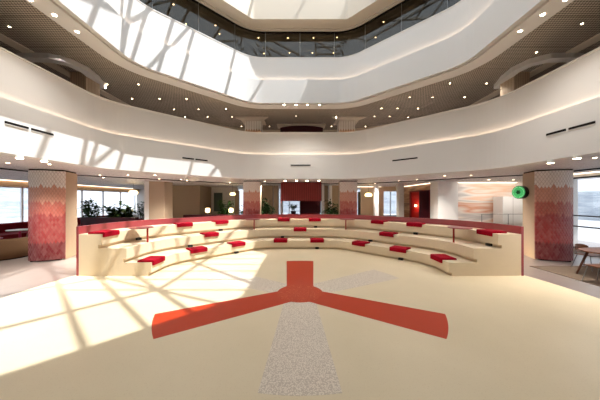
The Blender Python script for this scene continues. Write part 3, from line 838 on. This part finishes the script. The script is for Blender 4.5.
# ------------------------------------------------------------------ lounge at the left
def barrel_chair(x, y, r, h, rz, label):
    t = thing('barrel_armchair', (x, y, 0), label, 'armchair', 'brown barrel armchairs', rz)
    bm = BM(); n = 24; a0, a1 = R(-200), R(20)
    prof = [(r-.16, .05), (r-.02, .05), (r+.03, h*.5), (r, h-.06), (r-.05, h), (r-.12, h), (r-.16, h-.06)]
    rows = []
    for i in range(n+1):
        a = a0+(a1-a0)*i/n; rows.append([bm.verts.new((q*math.cos(a), q*math.sin(a), z)) for q, z in prof])
    for p, q in zip(rows, rows[1:]):
        for j in range(7): bm.faces.new((p[j], q[j], q[(j+1) % 7], p[(j+1) % 7]))
    bm.faces.new(rows[0]); bm.faces.new(rows[-1][::-1]); obj('backrest', bm, tan_up, t, smooth=True)
    bm = BM(); lathe(bm, [(r-.17, .12), (r-.17, .38), (r-.22, .43), (.02, .44)], 24); obj('seat', bm, maroon_up, t)
    bm = BM(); lathe(bm, [(r-.1, 0), (r-.1, .05), (r-.12, .12)], 24); obj('base', bm, dark_slot, t)
barrel_chair(-10.95, 8.95, .68, .75, R(0), 'large brown barrel armchair at left edge, back to viewer')
barrel_chair(-11.25, 10.65, .58, .78, R(-70), 'brown barrel armchair partly behind the left tiled pillar')
def round_table(x, y, r, h, top, base, label):
    t = thing('round_table', (x, y, 0), label, 'table')
    bm = BM(); lathe(bm, [(r*.98, h-.03), (r, h-.015), (r*.98, h)], 32); obj('table_top', bm, top, t)
    bm = BM(); lathe(bm, [(r*.5, 0), (r*.5, .02), (.05, .05), (.04, h-.06), (.12, h-.03)], 20); obj('pedestal', bm, base, t)
round_table(-13.3, 11.4, .45, .75, white_m, magenta_m, 'round table with white top in front of the maroon sofa')
round_table(-12.6, 9.55, .5, .6, magenta_m, magenta_m, 'round magenta table beside the large barrel armchair')
t = thing('sofa', (-15.2, 14.5, 0), 'long maroon sofa along the left windows', 'sofa')
bm = BM(); box(bm, -.3, .9, -7.5, 7.5, .1, .45, None, .04); obj('seat', bm, maroon_up, t)
bm = BM(); box(bm, -.55, -.25, -7.5, 7.5, .1, .92, None, .05); obj('backrest', bm, maroon_up, t)
bm = BM(); box(bm, -.4, .8, -7.4, 7.4, 0, .1); obj('plinth', bm, dark_slot, t)
boxthing('planter_wall', -12.8, -9.6, 14.0, 14.3, 0, 1.12, dk_maroon, 'dark maroon low partition in front of the window plants', 'partition')

# ------------------------------------------------------------------ cafe set at the right
rug_m = mat('brown_rug', (112, 96, 82), .95, .05, noise=.25, nscale=12, bump=.3)
bm = BM(); box(bm, -1.9, 1.9, -1.7, 1.5, 0, .012); o = item('rug', bm, rug_m, 'brown patterned rug under the dining table at right', 'rug'); o.location = (9.35, 6.3, .0)
t = thing('dining_table', (9.22, 6.6, .012), 'round-ended walnut dining table at right edge on the brown rug', 'table')
bm = BM(); pts = []
for i in range(32):
    a = 2*math.pi*i/32; c, s = math.cos(a), math.sin(a)
    pts.append((1.35*abs(c)**.8*(1 if c > 0 else -1), .55*abs(s)**.8*(1 if s > 0 else -1)))
prism(bm, pts, .70, .735); obj('table_top', bm, wood_m, t)
for sx_, sy_ in ((-1, -1), (-1, 1), (1, -1), (1, 1)):
    bm = BM(); a = Vector((sx_*.95, sy_*.28, .70)); b = Vector((sx_*1.2, sy_*.36, 0))
    d = (b-a); q = d.to_track_quat('Z', 'Y').to_matrix().to_4x4(); cyl(bm, (0, 0, 0), .035, .022, d.length, 10, Matrix.Translation(a) @ q); obj('leg', bm, wood_m, t)
def chair(x, y, rz, label):
    t = thing('dining_chair', (x, y, .012), label, 'chair', 'wooden shell chairs at the dining table', rz)
    bm = BM(); box(bm, -.22, .22, -.2, .22, .43, .455, None, .01); obj('seat', bm, wood_m, t)
    bm = BM(); n = 10; rows = []
    for i in range(n+1):
        u = -1+2*i/n; x_ = .24*u; y_ = -.25+.10*u*u; zt = .74-.06*abs(u)**3
        rows.append([bm.verts.new(v) for v in ((x_, y_, .56), (x_, y_+.018, .56), (x_, y_+.0, zt), (x_, y_-.018, zt))])
    for p, q in zip(rows, rows[1:]):
        for j in range(4): bm.faces.new((p[j], q[j], q[(j+1) % 4], p[(j+1) % 4]))
    bm.faces.new(rows[0]); bm.faces.new(rows[-1][::-1]); obj('backrest', bm, wood_m, t)
    for sx_ in (-1, 1):
        bm = BM(); rod(bm, (sx_*.17, .15, .43), (sx_*.23, .23, 0), .011); obj('leg', bm, metal_m, t)
        bm = BM(); rod(bm, (sx_*.17, -.16, .43), (sx_*.24, -.26, 0), .011); obj('leg', bm, metal_m, t)
        bm = BM(); rod(bm, (sx_*.17, -.16, .43), (sx_*.19, -.225, .66), .01); obj('back_post', bm, metal_m, t)
chair(8.95, 7.45, R(188), 'walnut shell dining chair on far side of table, beside the right pillar')
chair(7.68, 6.12, R(5), 'walnut shell dining chair at the right edge on near side of table')
chair(9.9, 7.5, R(176), 'walnut shell dining chair on far side of table, farther right')

# ------------------------------------------------------------------ service area before the painted wall
t = thing('white_counter', (0, 0, 0), 'tall white cabinet in front of the painted stripes wall beside the green sign', 'cabinet')
bm = BM(); box(bm, 11.75, 12.95, 13.9, 14.6, 0, 2.35); obj('body', bm, white_m, t)
bm = BM(); box(bm, 12.33, 12.345, 13.893, 13.9, .05, 2.3); obj('door_gap', bm, grey_w, t)
bm = BM()
t = thing('handrail', (0, 0, 0), 'thin metal handrail in front of the painted stripes wall', 'railing')
bm = BM(); rod(bm, (10.3, 13.6, 1.35), (13.0, 13.6, 1.35), .018); obj('rail', bm, metal_m, t)
for x in (10.3, 11.8, 13.0):
    bm = BM(); rod(bm, (x, 13.6, 0), (x, 13.6, 1.35), .018); obj('post', bm, metal_m, t)

# ------------------------------------------------------------------ outside
bm = BM(); box(bm, -60, 60, -40, 70, -.3, -.13); tag(obj('ground_outside', bm, mat('pale_paving', (176, 178, 180), .8, .2)), 'pale pavement outside the windows', 'ground', None, 'structure')
for i, (x0, x1, y0, y1, h, lb) in enumerate(((-44, -36, -10, 34, 5, 'outside the left windows'), (-8, 16, 40, 48, 6, 'beyond the back windows'), (34, 42, -6, 30, 3.2, 'outside the right glass front'))):
    boxthing('street_building', x0, x1, y0, y1, -.13, h, street, 'pale street building ' + lb, 'building')

# ------------------------------------------------------------------ camera, light
cam = bpy.data.cameras.new('camera'); cam.lens = F/600*36; cam.sensor_width = 36; cam.clip_start = .05
co = bpy.data.objects.new('camera', cam); C.objects.link(co); co.location = (0, 0, H); co.rotation_euler = (R(90), 0, 0); sc.camera = co
sd = bpy.data.lights.new('sun', 'SUN'); sd.energy = 6.8; sd.angle = R(.55); sd.color = (1, .98, .95)
so = bpy.data.objects.new('sun', sd); C.objects.link(so)
so.rotation_euler = Vector((-SX, -SY, 1)).to_track_quat('Z', 'Y').to_euler()
w = bpy.data.worlds.new('world'); sc.world = w; w.use_nodes = True
bg = w.node_tree.nodes['Background']; bg.inputs[0].default_value = (.88, .94, 1, 1); bg.inputs[1].default_value = 2.1
# daylight portals are not needed; warm cove lamps of the base uplights
for s in (1, -1):
    t = thing('floor_uplight', (s*8.36, 9.15, 0), 'warm uplight at the foot of the %s tiled pillar' % ('right' if s > 0 else 'left'), 'floor light')
    bm = BM(); box(bm, -.05, .05, -.15, .15, 0, .02); obj('housing', bm, metal_m, t)
    bm = BM(); box(bm, -.04, .04, -.14, .14, .02, .024); obj('lamp_lens', bm, glow_e, t)
    ld = bpy.data.lights.new('uplight', 'POINT'); ld.energy = 3; ld.color = (1, .75, .4); ld.shadow_soft_size = .03
    lo = bpy.data.objects.new('uplight_lamp', ld); C.objects.link(lo); lo.location = (s*8.32, 9.1, .1)
for x, y, e, c in ((8.05, 17.0, 12, (1, .5, .3)), (6.4, 20.8, 12, (1, .55, .35)), (-10.9, 15.7, 25, (1, .8, .5)), (4.85, 17, 20, (1, .8, .5)), (-4.75, 16.5, 20, (1, .8, .5))):
    ld = bpy.data.lights.new('lamp', 'POINT'); ld.energy = e; ld.color = c; ld.shadow_soft_size = .1
    lo = bpy.data.objects.new('lamp_light', ld); C.objects.link(lo); lo.location = (x, y, 1.75 if c[1] < .6 else 2.2)

vs = sc.view_settings; vs.view_transform = 'Standard'; vs.look = 'None'; vs.gamma = 1; vs.use_curve_mapping = False; vs.exposure = 0.25
sc.cycles.use_denoising = True
sc.cycles.max_bounces = 10; sc.cycles.diffuse_bounces = 6; sc.cycles.glossy_bounces = 3; sc.cycles.transparent_max_bounces = 12
sc.cycles.sample_clamp_indirect = 8; sc.cycles.caustics_reflective = False; sc.cycles.caustics_refractive = False
